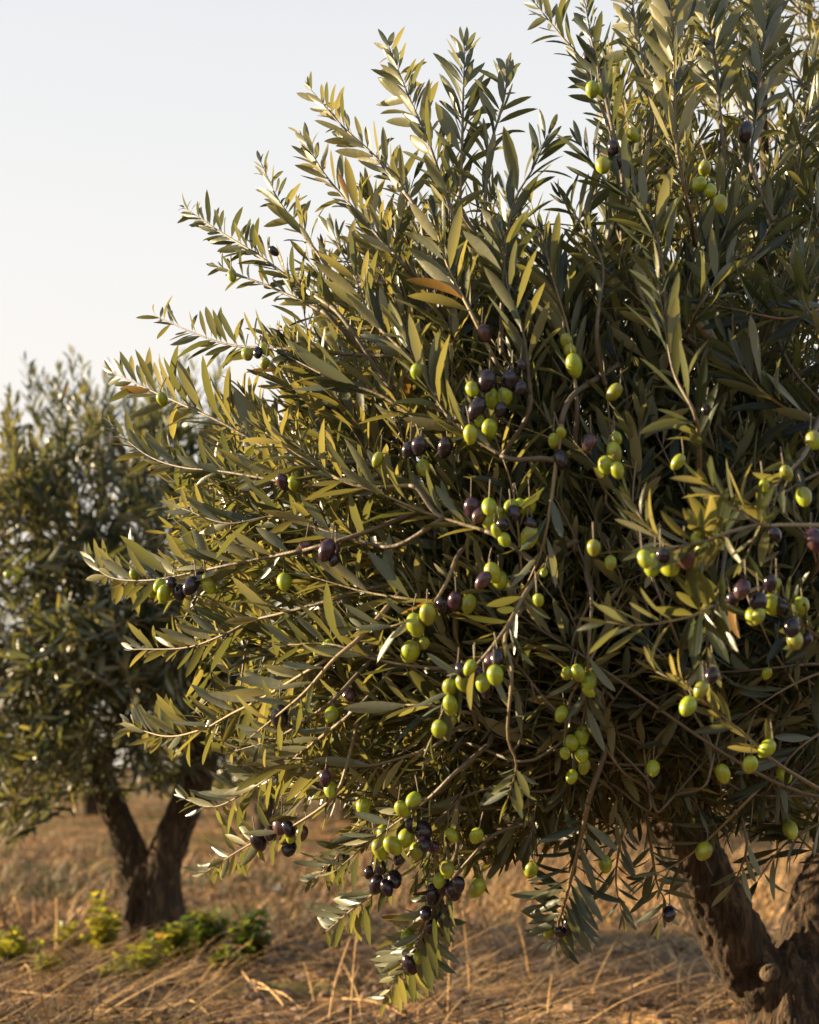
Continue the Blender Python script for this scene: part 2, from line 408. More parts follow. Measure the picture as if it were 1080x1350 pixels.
# ------------------------------------------------------------------ trunks
def trunk_mesh(name, tubes, parent, voxel, amp, mat, stumps=(), hollows=()):
    """tubes of round sections joined by remeshing, then cut with bark furrows"""
    mb=MB()
    for pts,rad in tubes:
        c,ln=resample(catmull(pts,40),60); r=np.interp(np.linspace(0,1,60),np.linspace(0,1,len(rad)),rad)
        tube(mb,c,r,18)
    tmp=mb.build(name+'_tmp',mat)
    md=tmp.modifiers.new('r','REMESH'); md.mode='VOXEL'; md.voxel_size=voxel
    sm=tmp.modifiers.new('s','SMOOTH'); sm.factor=.5; sm.iterations=5
    dg=bpy.context.evaluated_depsgraph_get(); me=bpy.data.meshes.new_from_object(tmp.evaluated_get(dg))
    n=len(me.vertices); co=np.zeros(n*3); no=np.zeros(n*3)
    me.vertices.foreach_get('co',co); me.vertices.foreach_get('normal',no); co=co.reshape(-1,3); no=no.reshape(-1,3)
    d=np.zeros(n)
    for i in range(n):
        x,y,z=co[i]
        w=.05*mnoise.noise(Vector((x*3,y*3,z*3)))
        a=1-abs(mnoise.noise(Vector(((x+w)*26,(y+w)*26,z*5.5))))*2.2
        b=mnoise.noise(Vector((x*7,y*7,z*3)))
        c2=mnoise.fractal(Vector((x*60,y*60,z*22)),.9,2.,2)
        a2=1-abs(mnoise.noise(Vector(((x+w)*55+3,(y+w)*55,z*13))))*2.4
        d[i]=amp*(-.8*max(0,a)**2-.30*max(0,a2)**2+.9*b+.45*c2)
        for (hx,hy,hz_,hr,hd) in hollows:
            q=((x-hx)**2+(y-hy)**2+(z-hz_)**2)/hr**2
            if q<4: d[i]-=hd*math.exp(-q*1.6)
    co+=no*d[:,None]
    co-=np.array(parent.location)
    me.vertices.foreach_set('co',co.reshape(-1)); me.update()
    for p in me.polygons: p.use_smooth=True
    bpy.data.objects.remove(tmp)
    o=bpy.data.objects.new(name,me); COL.objects.link(o); o.parent=parent; me.name=name
    return o

# main tree
TB=P(1062,1446,3.30); TB[2]=-.03
MAIN=empty('olive_tree',(TB[0],TB[1],0),'large sharp olive tree full of green and purple olives, its forked trunk at lower right','tree','olive trees')
q=lambda x,y,d: P(x,y,d)
trunk_main=[([q(1068,1500,3.32),q(1062,1400,3.30),q(1045,1320,3.30),q(1028,1270,3.31)],[.185,.150,.132,.095]),
   ([q(1025,1320,3.30),q(980,1262,3.27),q(938,1180,3.24),q(902,1105,3.21),q(868,1020,3.18),q(855,930,3.2)],[.085,.082,.076,.070,.060,.045]),
   ([q(1050,1320,3.32),q(1062,1268,3.33),q(1080,1200,3.36),q(1118,1100,3.4),q(1150,960,3.45)],[.09,.076,.070,.062,.05]),
   ([q(1012,1290,3.28),q(1004,1370,3.25),q(990,1450,3.25)],[.02,.045,.06]),
   ([q(1085,1270,3.32),q(1105,1370,3.25),q(1130,1450,3.25)],[.03,.05,.065]),
   ([q(1040,1240,3.25),q(1046,1350,3.20),q(1040,1440,3.18)],[.015,.042,.055])]
kp=q(1016,1283,3.185)
trunk_o=trunk_mesh('trunk',trunk_main,MAIN,.0052,.0075,M_BARK,hollows=[(*q(1024,1245,3.2),.045,.02),(*q(992,1290,3.2),.035,.03),(*q(1062,1330,3.16),.03,.02)])
# the round stub of a sawn-off branch
mb=MB(); c=np.array([kp+np.array([0,.03,0]),kp+np.array([-.003,-.012,.003]),kp+np.array([-.005,-.026,.004]),kp+np.array([-.006,-.031,.005]),kp+np.array([-.006,-.028,.005]),kp+np.array([-.006,-.020,.005])])
tube(mb,c,np.array([.028,.022,.0195,.015,.010,.004]),18)
knot=mb.build('branch_stub',M_WOUND,MAIN); knot.parent=trunk_o; knot['label']='round sawn branch stub below the fork'

LIMBS=[
 ([q(860,940,3.2),q(815,840,3.1),q(762,660,3.02),q(705,470,2.98),(q(655,300,2.98))],.036),
 ([q(872,975,3.22),q(790,895,3.08),q(670,800,3.0),q(520,710,3.0),q(385,620,3.02)],.020),
 ([q(858,930,3.2),q(850,780,3.22),q(858,560,3.2),q(862,330,3.05),q(880,80,2.95)],.034),
 ([q(882,1000,3.24),q(805,965,3.1),q(690,955,3.0),q(560,1000,2.92),q(470,1060,2.9)],.014),
 ([q(815,840,3.1),q(700,700,3.3),q(560,520,3.2),q(450,380,3.08)],.024),
 ([q(1150,960,3.45),q(1120,760,3.42),q(1060,540,3.3),q(1010,300,3.1),q(1000,60,3.0)],.036),
 ([q(1140,1010,3.42),q(1130,900,3.1),q(1120,760,2.7),q(1105,695,2.3)],.010),
 ([q(1140,1030,3.42),q(1150,1090,2.9),q(1125,1060,2.35)],.008),
 ([q(860,930,3.2),q(900,760,3.5),q(960,560,3.8),q(960,350,3.8)],.026),
 ([q(860,930,3.2),q(760,800,3.6),q(640,680,3.9),q(560,560,3.9)],.024),
 ([q(1150,960,3.45),q(1240,800,3.6),q(1300,560,3.6),q(1300,300,3.5)],.03),
 
]
NODES=[]
for pts,r in LIMBS:
    mb=MB(); c,ln=resample(catmull(pts,30),44)
    c+=np.stack([[mnoise.noise(Vector(p*6+Vector((0,0,s)).to_tuple()[2]))*.018 for p in c] for s in (1,7,13)],1) if False else 0
    jit=np.array([[mnoise.noise(Vector(p)*5.)*.02,mnoise.noise(Vector(p)*5.+Vector((9,0,0)))*.02,mnoise.noise(Vector(p)*5.+Vector((0,9,0)))*.02] for p in c])
    jit*=np.minimum(1,np.arange(44)/8.)[:,None]; c=c+jit
    tube(mb,c,np.linspace(r,max(.004,r*.2),44)*(1+.12*np.sin(np.arange(44)*1.7)),10)
    mb.build('limb',M_BARK,MAIN)
    for i in range(3,44): NODES.append(c[i])
NODES=np.array(NODES)

def yf(px,py):
    s=1-((px-800)/720)**2-((py-620)/720)**2
    return 3.0-.9*math.sqrt(max(0,s))
CEN=np.array([880.,930.])
HUB=[[]]
def connector(base, tan, px, py):
    """thin wood from a limb out to the foot of a shoot"""
    global NODES
    if len(HUB[0])>40: NODES=np.vstack([NODES,np.array(HUB[0])]); HUB[0]=[]
    cost=np.linalg.norm(NODES-base,axis=1)
    rel=base-NODES; al=rel@tan
    cost=cost+np.maximum(0,.8*cost-al)*4
    k=int(np.argmin(cost+NR.uniform(0,.03,len(cost)))); n=NODES[k]; d=np.linalg.norm(base-n)
    b1=n+(base-n)*.35+NR.normal(0,.05*d,3); b2=base-tan*d*.33
    return [n*(1-t)**3+3*b1*t*(1-t)**2+3*b2*t*t*(1-t)+base*t**3 for t in (0,.15,.3,.45,.6,.75,.88)]

# traced shoots of the near tree: (base ... tip in photo pixels), leaf px, spacing px, start, depth offset, tone (high: sunlit gold put into the leaf colour), ang
H=[]
def h(pts,leaf=58,sp=20,start=.05,off=0.,tone=None,ang=34,r0=.0034,ww=.2,tipoff=0.,upb=.25,plane=.6): H.append((pts,leaf,sp,start,off,tone,ang,r0,ww,tipoff,upb,plane))
# outline, upper left to lower left
h([(548,272),(496,208),(450,165),(408,116)],50,17,tipoff=.05)
h([(528,344),(482,292),(430,232),(400,182)],54,17)
h([(602,300),(566,190),(540,130),(513,62)],58,17)
h([(606,262),(609,197),(611,120),(613,62)],60,18)
h([(640,262),(645,200),(665,130),(668,88)],52,17)
h([(664,372),(675,275),(703,222),(722,178)],66,22,off=-.05)
h([(436,404),(393,375),(344,339),(291,306),(243,274)],42,15,ang=38)
h([(440,362),(392,298),(365,260),(345,216)],44,16)
h([(424,410),(361,380),(316,363),(284,350)],36,17)
h([(520,470),(450,466),(365,459),(304,455),(251,437),(206,417)],48,17,ang=42)
h([(400,615),(344,587),(296,559),(251,538),(206,518),(150,492)],68,22,ang=42)
h([(400,640),(296,622),(239,616),(194,600),(148,564)],56,18,ang=32)
h([(400,725),(336,738),(291,747),(245,757),(197,765),(148,762),(118,742)],66,20,off=-.05,ang=33,tone=.7)
h([(460,785),(378,807),(330,819),(297,836),(245,854),(175,856)],62,22,tone=.7,off=-.03)
h([(430,870),(349,919),(304,942),(271,960),(220,971),(168,956)],66,21,tone=.75,off=-.05)
h([(452,950),(400,990),(340,1035),(283,1064),(246,1054)],64,20,tone=.6,off=-.06,upb=.05)
h([(470,960),(462,991),(447,1041),(421,1067),(370,1098),(328,1114),(268,1152)],58,26,start=.3,tone=.7,off=-.12,upb=.0)
h([(640,985),(600,1019),(560,1057),(488,1110),(445,1146)],60,24,start=.35,off=-.16,tone=.55,upb=.0,ang=40,r0=.0042)
h([(560,1100),(520,1150),(494,1177),(468,1196),(430,1228)],58,22,start=.2,off=-.1,upb=-.1)
h([(640,1110),(605,1150),(566,1211),(551,1252),(530,1300)],62,19,start=.15,off=-.1,tone=.3,upb=-.15,ang=46)
h([(600,1130),(570,1190),(548,1240),(508,1318)],62,22,start=.1,off=-.05,tone=.7,upb=-.1)
h([(775,1060),(766,1104),(751,1166),(736,1222),(734,1250)],64,15,start=.1,off=-.05,tone=.05,upb=-.05,ang=56,r0=.0045)
h([(700,1050),(690,1100),(640,1135),(605,1150)],56,22,off=.2,tone=.4,upb=-.1)
h([(1010,1030),(979,1062),(930,1110),(894,1138),(850,1158)],56,26,start=.1,off=-.02,tone=.1,upb=-.05,ang=48)
h([(855,1090),(866,1163),(878,1191),(868,1215)],52,22,start=.2,off=.15,tone=.05,upb=-.1,ang=50)
h([(830,1060),(818,1110),(812,1160),(820,1205)],50,18,start=.1,off=.1,tone=.1,upb=-.1,ang=48)
h([(975,1070),(985,1110),(978,1142),(962,1175)],56,24,start=.3,off=-.1,tone=.5,upb=-.1)
h([(1090,1080),(1045,1105),(1020,1130),(1000,1160)],58,20,start=.1,off=-.02,tone=.1,upb=-.1,ang=50)
h([(1100,1140),(1070,1120),(1040,1090),(1006,1085)],58,22,off=.0,tone=.1,upb=0)
h([(500,1085),(455,1120),(425,1150),(412,1160)],48,19,off=.05,tone=.3,upb=0)
# top right
h([(820,230),(803,150),(791,99),(780,52),(772,5)],50,24,start=.02,tone=.2,off=-.05,ang=40,r0=.004)
h([(800,160),(770,85),(738,45),(706,5)],48,18,tone=.3)
h([(911,285),(900,240),(892,190),(890,120),(888,50),(880,-30)],74,24,off=-.12,tone=.85,ang=32)
h([(880,425),(870,330),(850,280),(800,240),(768,195)],74,24,off=-.08,tone=.3)
h([(990,210),(1000,110),(1008,40),(1012,-20)],66,20,tone=.45,ang=30)
h([(950,160),(945,90),(935,30),(925,-40)],66,20,tone=.6)
h([(1000,330),(1040,260),(1062,190),(1072,110)],48,16,off=.25,tone=.5)
h([(1050,420),(1078,340),(1090,260),(1096,170)],48,16,off=.3,tone=.45)
h([(1100,200),(1085,150),(1075,110),(1070,70)],44,15,off=.3,tone=.6)
h([(788,420),(795,350),(770,300),(740,262)],62,20,tone=.35)
h([(860,150),(850,90),(838,30),(830,-30)],60,18,tone=.55)
# inner shoots that read against the crown
h([(922,640),(922,590),(916,545),(890,496),(878,440),(868,375)],84,24,off=-.16,tone=.25,ang=36,start=.25,r0=.0042,upb=.1)
h([(905,440),(925,400),(945,370),(965,340)],70,26,off=-.1,tone=.4)
h([(1100,693),(1040,692),(1004,692),(979,676),(958,661),(935,640)],76,17,start=.66,off=-.3,tone=.97,ang=42,r0=.0052,upb=.25)
h([(1001,692),(960,702),(929,714),(885,721),(862,705),(838,672)],74,20,start=.42,off=-.3,tone=.9,ang=36,r0=.004)
h([(1000,775),(945,797),(907,814),(841,825),(800,820)],76,24,start=.4,off=-.3,tone=.62,ang=44,r0=.0038,upb=.05)
h([(1110,1056),(1080,1040),(1023,1005),(985,971),(935,930),(904,906),(865,885)],62,21,start=.62,off=-.32,tone=.85,ang=36,r0=.0048)
h([(690,800),(666,840),(675,884),(669,969),(681,1007),(670,1052)],70,11,start=.86,off=-.25,tone=.35,ang=62,r0=.0042,upb=-.25,ww=.24)
h([(730,730),(694,780),(666,830),(631,874),(600,905),(570,970)],64,34,start=.3,off=-.2,tone=.4,r0=.005,ang=48,upb=0)
h([(520,790),(478,838),(440,870),(405,910),(370,940),(330,972)],58,34,start=.25,off=-.16,tone=.7,r0=.0048,ang=38)
h([(480,880),(440,922),(400,952),(360,975),(310,990)],60,28,start=.2,off=-.12,tone=.7,r0=.004)
h([(740,560),(720,700),(700,760),(680,790)],60,34,start=.1,off=-.05,tone=.3,r0=.0045)
h([(1085,540),(1060,600),(1023,641),(1005,690),(985,730)],60,34,start=.55,off=-.26,tone=.5,r0=.006,upb=-.2)
h([(960,700),(950,770),(935,830),(932,880),(940,925)],56,30,start=.5,off=-.26,tone=.4,r0=.0035,upb=-.25)
h([(1110,860),(1066,830),(1040,800),(1010,770)],60,26,start=.2,off=-.26,tone=.5,r0=.004,upb=-.1)
h([(780,800),(776,860),(772,930),(760,985)],58,26,start=.2,off=-.05,tone=.2,r0=.003,upb=-.25)
h([(600,740),(585,775),(562,805),(520,825),(470,830)],62,24,start=.3,off=-.1,tone=.6,r0=.0038)
h([(640,700),(560,675),(500,650),(440,630)],76,24,off=-.05,tone=.6)
h([(660,600),(600,560),(560,500),(530,440)],80,24,off=-.05,tone=.6)
h([(650,470),(620,410),(590,350),(572,290)],76,24,off=-.03,tone=.65)
h([(560,560),(500,520),(440,500),(380,470)],74,22,off=-.02,tone=.7)
h([(540,470),(490,420),(470,370),(440,310)],70,21,off=-.02,tone=.7)
h([(540,640),(470,640),(410,610),(350,570)],74,22,off=-.03,tone=.7)
h([(500,720),(430,700),(370,680),(300,690),(240,670)],68,21,off=-.02,tone=.7)
h([(700,520),(690,440),(670,380),(662,310)],80,24,off=-.04,tone=.35)
h([(760,520),(750,440),(730,370),(715,310)],74,24,off=.0,tone=.45)
h([(600,800),(540,790),(480,780),(410,760)],70,23,off=-.04,tone=.6)
h([(620,940),(560,930),(500,930),(450,925)],72,24,off=-.08,tone=.35)
h([(560,880),(500,870),(440,850),(380,850)],70,23,off=-.05,tone=.65)
h([(560,990),(480,1010),(400,1000),(340,1000)],68,22,off=-.04,tone=.7,upb=.05)
h([(1100,400),(1040,420),(980,410),(930,400)],78,26,off=-.06,tone=.3)
h([(1100,560),(1040,540),(990,500),(960,450)],80,26,off=-.03,tone=.2)
h([(1100,520),(1090,440),(1060,400),(1060,340)],70,24,off=-.1,tone=.5)
h([(1100,880),(1050,900),(1000,930),(960,960)],74,26,off=-.02,tone=.15,upb=-.1)
h([(1090,960),(1050,990),(1020,1030),(1000,1060)],70,25,off=-.02,tone=.15,upb=-.15)

# filling shoots through the volume of the crown
POLY=[(185,745),(235,830),(235,905),(260,985),(310,1050),(420,1075),(480,1130),(540,1190),(610,1140),(700,1125),(750,1130),(800,1125),(870,1090),(960,1090),(1060,1100),(1200,1110),(1240,600),(1200,-120),(840,-160),(800,50),(790,170),(768,260),(735,290),(700,262),(665,225),(600,205),(540,215),(470,235),(430,275),(400,330),(385,395),(330,455),(300,520),(255,590),(215,660)]
def inside(x,y,poly):
    c=False; j=len(poly)-1
    for i in range(len(poly)):
        xi,yi=poly[i]; xj,yj=poly[j]
        if (yi>y)!=(yj>y) and x<(xj-xi)*(y-yi)/(yj-yi)+xi: c=not c
        j=i
    return c
def scaled(poly,s,c=(800,650)): return [(c[0]+(x-c[0])*s,c[1]+(y-c[1])*s) for x,y in poly]
def fill(n,d0,d1,scale,leafm,bagfn,poly=POLY,cen=CEN,depth=yf,spacing=.026,bounds=(150,-120,1180,1200),camb=.35,lens=(.16,.30),thin=.85):
    pl=scaled(poly,scale); k=0; tries=0
    while k<n and tries<n*60:
        tries+=1
        x=RND.uniform(bounds[0],bounds[2]); y=RND.uniform(bounds[1],bounds[3])
        if not inside(x,y,pl): continue
        if d0<.2 and poly is POLY and y<330 and RND.random()<.38: continue
        if d0>.2 and y<430 and RND.random()<thin*(1-max(0,y)/520): continue
        v=np.array([x,y])-cen; rr=np.linalg.norm(v); a=math.atan2(v[1],v[0])+RND.gauss(0,.42 if rr>250 else .8)
        if poly is POLY and y>960: a=math.pi*(.5+.32*min(1,max(-1,(800-x)/400)))+RND.gauss(0,.45)
        dep=depth(x,y)+RND.uniform(d0,d1)
        ln=RND.uniform(*lens); 
        yc=RND.uniform(-camb,camb*.45)
        dirn=unit(np.array([math.cos(a),yc,-math.sin(a)]))
        tip=P(x,y,dep); base=tip-dirn*ln
        bx=540+base[0]/base[1]*F; by=HZ-(base[2]-CH)/base[1]*F
        if not inside(bx,by,poly): continue
        mid=(tip+base)/2+NR.normal(0,.012,3)+np.array([0,0,-.012])
        bagfn(base,mid,tip,x,y,k); k+=1
    return k
ROOM=100-len(H)
crown_bag=LeafBag(); crown_stem=MB()
def front_fn(base,mid,tip,x,y,k):
    global ROOM
    tone=np.clip(.88-(x-300)/900*.6+max(0,350-y)/900+RND.gauss(0,.22),0,1)  # paler tone to the left and top puts the sunlit side into leaf colour
    con=connector(base,unit(mid-base),x,y)
    upb=.2 if y<950 else -.1
    if ROOM>0 and x<1080 and y>0:
        ROOM-=1; smb=MB(); bag=LeafBag()
        tube(smb,resample(catmull(con+[base],16),12)[0],np.linspace(.0036,.0026,12),5,rn=(.2,)*3)
        sprig(bag,smb,[base,mid,tip],RND.uniform(.070,.094),.020,.02,.0026,34,.4,tone,upb)
        b=smb.build('branch',M_STEM,MAIN); lm=MB(); bag.flush(lm); lo=lm.build('foliage',M_LEAF,b)
        lo.data.transform(__import__('mathutils').Matrix.Translation(-Vector(MAIN.location)))
    else:
        tube(crown_stem,resample(catmull(con+[base],16),10)[0],np.linspace(.0034,.0026,10),4,rn=(.2,)*3)
        sprig(crown_bag,crown_stem,[base,mid,tip],RND.uniform(.068,.094),.020,.02,.0026,36,.35,tone,upb)
def back_fn(base,mid,tip,x,y,k):
    tone=np.clip(.6-(x-300)/900*.4+RND.gauss(0,.25),0,1)  # same sunlit-left fade painted into the inner leaves
    if True:
        con=connector(base,unit(mid-base),x,y)
        tube(crown_stem,resample(catmull(con+[base],12),8)[0],np.linspace(.0036,.003,8),4,rn=(.2,)*3)
    sprig(crown_bag,crown_stem,[base,mid,tip],RND.uniform(.078,.10),.026,.02,.003,42,.2,tone,.15)
nb=fill(260,.9,1.7,.85,.09,back_fn)
nm=fill(360,.35,.9,.93,.09,back_fn)
nx=fill(150,.15,.5,1.0,.09,back_fn,bounds=(600,640,1180,1130),lens=(.13,.24))
nf=fill(800,.0,.33,1.0,.09,front_fn)
nf+=fill(110,.0,.25,1.0,.09,front_fn,bounds=(620,620,1180,1130),lens=(.13,.24))
AN=None
branches=0
for (pts,leaf,sp,start,off,tone,ang,r0,ww,tipoff,upb,plane) in H:
    n=len(pts); p3=[]
    for i,(x,y) in enumerate(pts):
        e_=off if len(pts)<4 or off>-.08 else off*min(1,.1+i/(n-1)*2.6)
        Y=yf(x,y)+e_+tipoff*i/(n-1)+RND.uniform(-.02,.02); p3.append(P(x,y,Y))
    Ym=np.mean([p[1] for p in p3])
    tan=unit(p3[1]-p3[0])
    smb=MB(); bag=LeafBag()
    con=connector(p3[0],tan,*pts[0])
    cc,_=resample(catmull(con+[p3[0],p3[1]],40)[:31],24)
    tube(smb,np.vstack([cc[:],p3[0][None]]) if np.linalg.norm(cc[-1]-p3[0])>.004 else cc,np.linspace(max(.0045,r0*1.2),r0*1.0,25 if np.linalg.norm(cc[-1]-p3[0])>.004 else 24),6,rn=(.15,.5,.5))
    sprig(bag,smb,p3,leaf*Ym/F*1.10,sp*Ym/F*.70,start,r0,ang-4,plane,tone,upb*1.5 if upb>0 else upb,ww*.97)
    b=smb.build('branch',M_STEM,MAIN)
    lm=MB(); bag.flush(lm); lo=lm.build('foliage',M_LEAF,b)
    lo.parent=b; lo.data.transform(__import__('mathutils').Matrix.Translation(-Vector(MAIN.location)))
    branches+=1

mb=MB(); crown_bag.flush(mb); o=mb.build('crown',M_LEAF,MAIN); tag(o,kind='stuff')
o=crown_stem.build('twigs',M_STEM,MAIN); tag(o,kind='stuff')
print('fill',nf,nm,nb,len(crown_bag.B))

# ------------------------------------------------------------------ olives
def olive_mesh(mb, c, axis, ln, wd, stalk_to=None, mi=0, mi2=1):
    n=9; s=12
    axis=unit(axis); u=unit(np.cross(axis,[.31,.8,.2])); v=np.cross(axis,u)
    V=[];UV=[]
    ts=np.linspace(0,math.pi,n+2)[1:-1]
    for t in ts:
        z=-math.cos(t); r=math.sin(t)*(1+.07*z*-1)*.5*wd
        zz=z*.5*ln*(1+(.06 if z>0 else 0)*abs(z)**3)
        for j in range(s):
            a=j/s*2*math.pi; V.append(c+axis*zz+(u*math.cos(a)+v*math.sin(a))*r); UV.append((j/s,(z+1)/2))
    V+= [c-axis*.5*ln,c+axis*.53*ln]; UV+=[(0,0),(0,1)]
    i=np.arange(n-1)[:,None]*s; j=np.arange(s)[None]; j2=(j+1)%s
    f=np.stack([i+j,i+s+j,i+s+j2,i+j2],-1).reshape(-1,4)[:,::-1]
    j=np.arange(s); j2=(j+1)%s; a0=n*s
    t1=np.stack([np.full(s,a0),j2,j],1); b=(n-1)*s; t2=np.stack([np.full(s,a0+1),b+j,b+j2],1)
    mb.add(V,[f,t1,t2],UV,(RND.random(),RND.random(),RND.random()),mi)
    if stalk_to is not None:
        p0=c-axis*.48*ln; m=p0+(stalk_to-p0)*.5+np.array([0,0,.0015])
        tube(mb,resample(catmull([p0,m,stalk_to],8),8)[0],np.linspace(.0009,.0012,8),4,mi=mi2,rn=(.35,)*3)
OL="""639 439 p 20;550 490 g 20;642 502 d 26;672 503 d 26;687 512 d 18;623 513 g 20;649 526 g 21;665 523 g 23;629 538 d 24;610 547 d 20;645 566 g 24;620 573 g 20;553 588 d 24;587 590 d 22;538 593 d 18;498 606 g 16;558 617 g 20;757 482 g 24;747 450 g 18;752 463 g 18;810 517 g 20;730 581 g 16;740 570 g 14;777 583 p 22;740 605 d 20;810 597 g 22;799 613 g 24;814 620 g 20;813 578 g 16;
623 670 p 26;633 678 p 22;645 668 g 22;645 687 g 21;657 678 g 18;663 692 d 18;673 667 g 18;687 667 g 18;698 667 g 20;698 708 g 26;665 711 g 18;783 722 g 20;805 742 g 18;650 755 g 24;659 765 g 24;637 765 p 20;
1073 580 g 22;1037 624 g 18;1060 655 g 22;850 737 g 20;861 745 g 26;883 747 g 28;905 734 p 26;919 712 g 18;926 726 g 22;874 733 d 20;1020 706 d 22;1074 712 p 26;978 777 p 24;1000 794 d 26;1017 797 g 23;1015 769 d 20;1055 800 g 25;1044 827 d 24;1048 844 g 23;992 813 g 20;924 909 g 20;938 891 d 20;907 931 g 24;1011 888 g 15;
762 887 g 20;776 898 g 24;748 888 g 18;740 941 g 18;753 979 g 22;767 971 g 22;767 995 g 20;745 993 g 16;754 1024 g 17;861 1013 g 20;953 1020 g 22;989 1008 g 22;1011 987 g 22;1034 1021 g 22;1042 1094 g 22;928 1122 g 24;798 1139 g 20;882 1205 d 20;751 1218 d 20;749 1234 g 18;725 1228 g 16;738 1229 d 16;
564 810 g 24;548 824 g 26;541 859 g 28;559 848 g 17;600 793 p 22;618 796 g 22;584 799 d 20;647 874 p 22;653 890 g 24;633 890 p 24;637 900 g 22;611 901 g 21;593 906 g 22;594 930 g 22;580 961 g 25;655 867 d 20;710 791 g 16;596 1101 g 17;479 1062 g 22;535 1105 g 24;518 1115 g 24;501 1120 g 22;543 1089 d 20;558 1096 d 26;545 1054 g 20;531 1067 g 22;500 1142 d 20;497 1166 d 22;520 1159 d 22;590 1146 g 21;579 1161 g 18;571 1178 d 22;598 1174 d 24;629 1171 g 22;700 1147 g 20;569 1222 d 19;585 1212 d 20;580 1226 d 15;573 1246 p 15;538 1237 g 21;541 1270 d 24;583 1217 g 15;596 950 g 13;
211 772 g 18;202 778 g 18;216 783 g 19;237 781 d 20;252 772 d 22;275 769 g 22;177 757 g 14;375 767 g 22;404 721 p 22;431 725 p 24;442 724 p 14;369 945 d 26;433 854 g 21;437 942 g 20;460 917 p 20;429 1026 p 18;436 1041 g 20;370 1088 p 24;341 1109 d 23;381 1118 d 22;385 1100 g 18;398 1099 p 18;306 363 g 14;326 467 g 17;340 465 d 14;349 461 g 13;349 479 g 14;214 526 g 16;361 331 d 12;372 635 p 18;387 637 g 18;
784 42 g 14;776 74 p 18;781 118 g 20;792 121 g 18;809 194 d 18;795 218 g 22;814 216 d 16;983 174 d 22;929 222 g 18;922 243 g 20;936 252 g 20;950 269 g 20;834 178 g 18;894 609 g 18;420 858 g 16;628 1102 g 20;505 1098 g 18;717 755 g 12;1008 640 g 14;930 540 d 12;560 1112 d 20;572 1118 p 18;585 1168 d 20;561 1204 d 18;510 1170 d 18;487 1150 d 16;605 1166 d 18;590 1200 p 16;562 1240 d 15;552 1262 g 15;527 1130 d 18;549 1122 g 20;688 482 d 14;660 540 d 18;632 555 g 16;678 676 d 18;655 700 g 16;700 690 d 16;1030 800 d 20;1000 812 g 18;966 790 d 18;1022 770 g 16;642 908 d 20;620 880 g 18;608 884 d 16;262 762 d 18;226 768 d 16;380 1092 d 18;356 1098 p 18;440 738 d 16;776 911 g 16;770 1010 g 18;1062 845 d 18"""
OLV=[]
for t in OL.replace('\n','').split(';'):
    x,y,c,s=t.split(); OLV.append((float(x),float(y),c,float(s)))
OLV.sort(key=lambda t:-t[3])
rest=MB(); mats={'g':M_OG,'p':M_OP,'d':M_OD}
for k,(x,y,c,s) in enumerate(OLV):
    Y=yf(x,y)
    near=min((abs(x-a)+abs(y-b),o_) for (pts,_,_,_,o_,*r_) in H for (a,b) in pts)
    off=near[1] if near[0]<70 else -.05
    big=(x>830 and y>560 and y<1070)
    Y=Y+min(off,-.04)-.02+RND.uniform(-.025,.035)
    cpos=P(x,y,Y); wd=s*Y/F*.93; ln=wd*RND.uniform(1.14,1.5)
    ax=unit(np.array([RND.gauss(0,.35),RND.gauss(0,.45),-1]))
    st=cpos-ax*ln*.5+np.array([RND.gauss(0,.004),.006+RND.random()*.012,.020+RND.random()*.014])
    if k<100:
        m=MB(); olive_mesh(m,cpos,ax,ln,wd,st); o=m.build('olive',[mats[c],M_STEM],MAIN)
        o['label']={'g':'unripe green olive','p':'half ripe purple olive','d':'ripe black olive'}[c]
    else: olive_mesh(rest,cpos,ax,ln,wd,st,mi={'g':0,'p':1,'d':2}[c],mi2=3)
o=rest.build('olives',[M_OG,M_OP,M_OD,M_STEM],MAIN); tag(o,kind='stuff')

# ------------------------------------------------------------------ second tree
D2=6.25
B2=P(205,1240,D2)
T2=empty('olive_tree',(B2[0],B2[1],0),'blurred olive tree at left with two leaning stems in a V','tree','olive trees')
t2=lambda x,y,d=D2: P(x,y,d)
trunk_mesh('trunk',[([t2(188,1262),t2(184,1215),t2(182,1160),t2(165,1100),t2(142,1045),t2(120,980)],[.11,.085,.078,.07,.062,.05]),
   ([t2(225,1262,6.2),t2(216,1215,6.2),t2(215,1150,6.2),t2(232,1095,6.2),t2(258,1030,6.2),t2(275,960,6.25)],[.13,.105,.09,.08,.085,.07]),
   ([t2(168,1215,6.15),t2(172,1180,6.15),t2(186,1140,6.16)],[.03,.025,.02])],T2,.012,.011,M_BARK)
def yf2(px,py): 
    s=1-((px-110)/300)**2-((py-800)/380)**2
    return 6.25-.95*math.sqrt(max(0,s))
L2=[([t2(120,985),t2(80,850),t2(50,700),t2(40,560)],.045),([t2(275,965,6.25),t2(230,800),t2(180,650),t2(140,540)],.05),([t2(275,965,6.25),t2(300,800,6.4),t2(290,650,6.4),t2(270,560,6.4)],.04),([t2(125,990),t2(30,900,6.0),t2(-60,800,6.0)],.035),([t2(160,960),t2(150,850,5.9),t2(110,760,5.7)],.03)]
N2=[]
for pts,r in L2:
    m=MB(); c,_=resample(catmull(pts,24),24); tube(m,c,np.linspace(r,r*.3,24),8); m.build('limb',M_BARK,T2)
    N2+=list(c[3:])
POLY2=[(-160,560),(-60,580),(-10,560),(20,520),(55,505),(85,500),(120,510),(150,530),(190,520),(230,520),(280,520),(330,540),(380,640),(385,800),(370,930),(345,1010),(300,1035),(265,1055),(225,1085),(190,1075),(150,1050),(120,1075),(90,1090),(45,1085),(25,1125),(-10,1145),(-100,1130),(-190,1000),(-200,700)]
bag2=LeafBag(); st2=MB()
N2=np.array(N2)
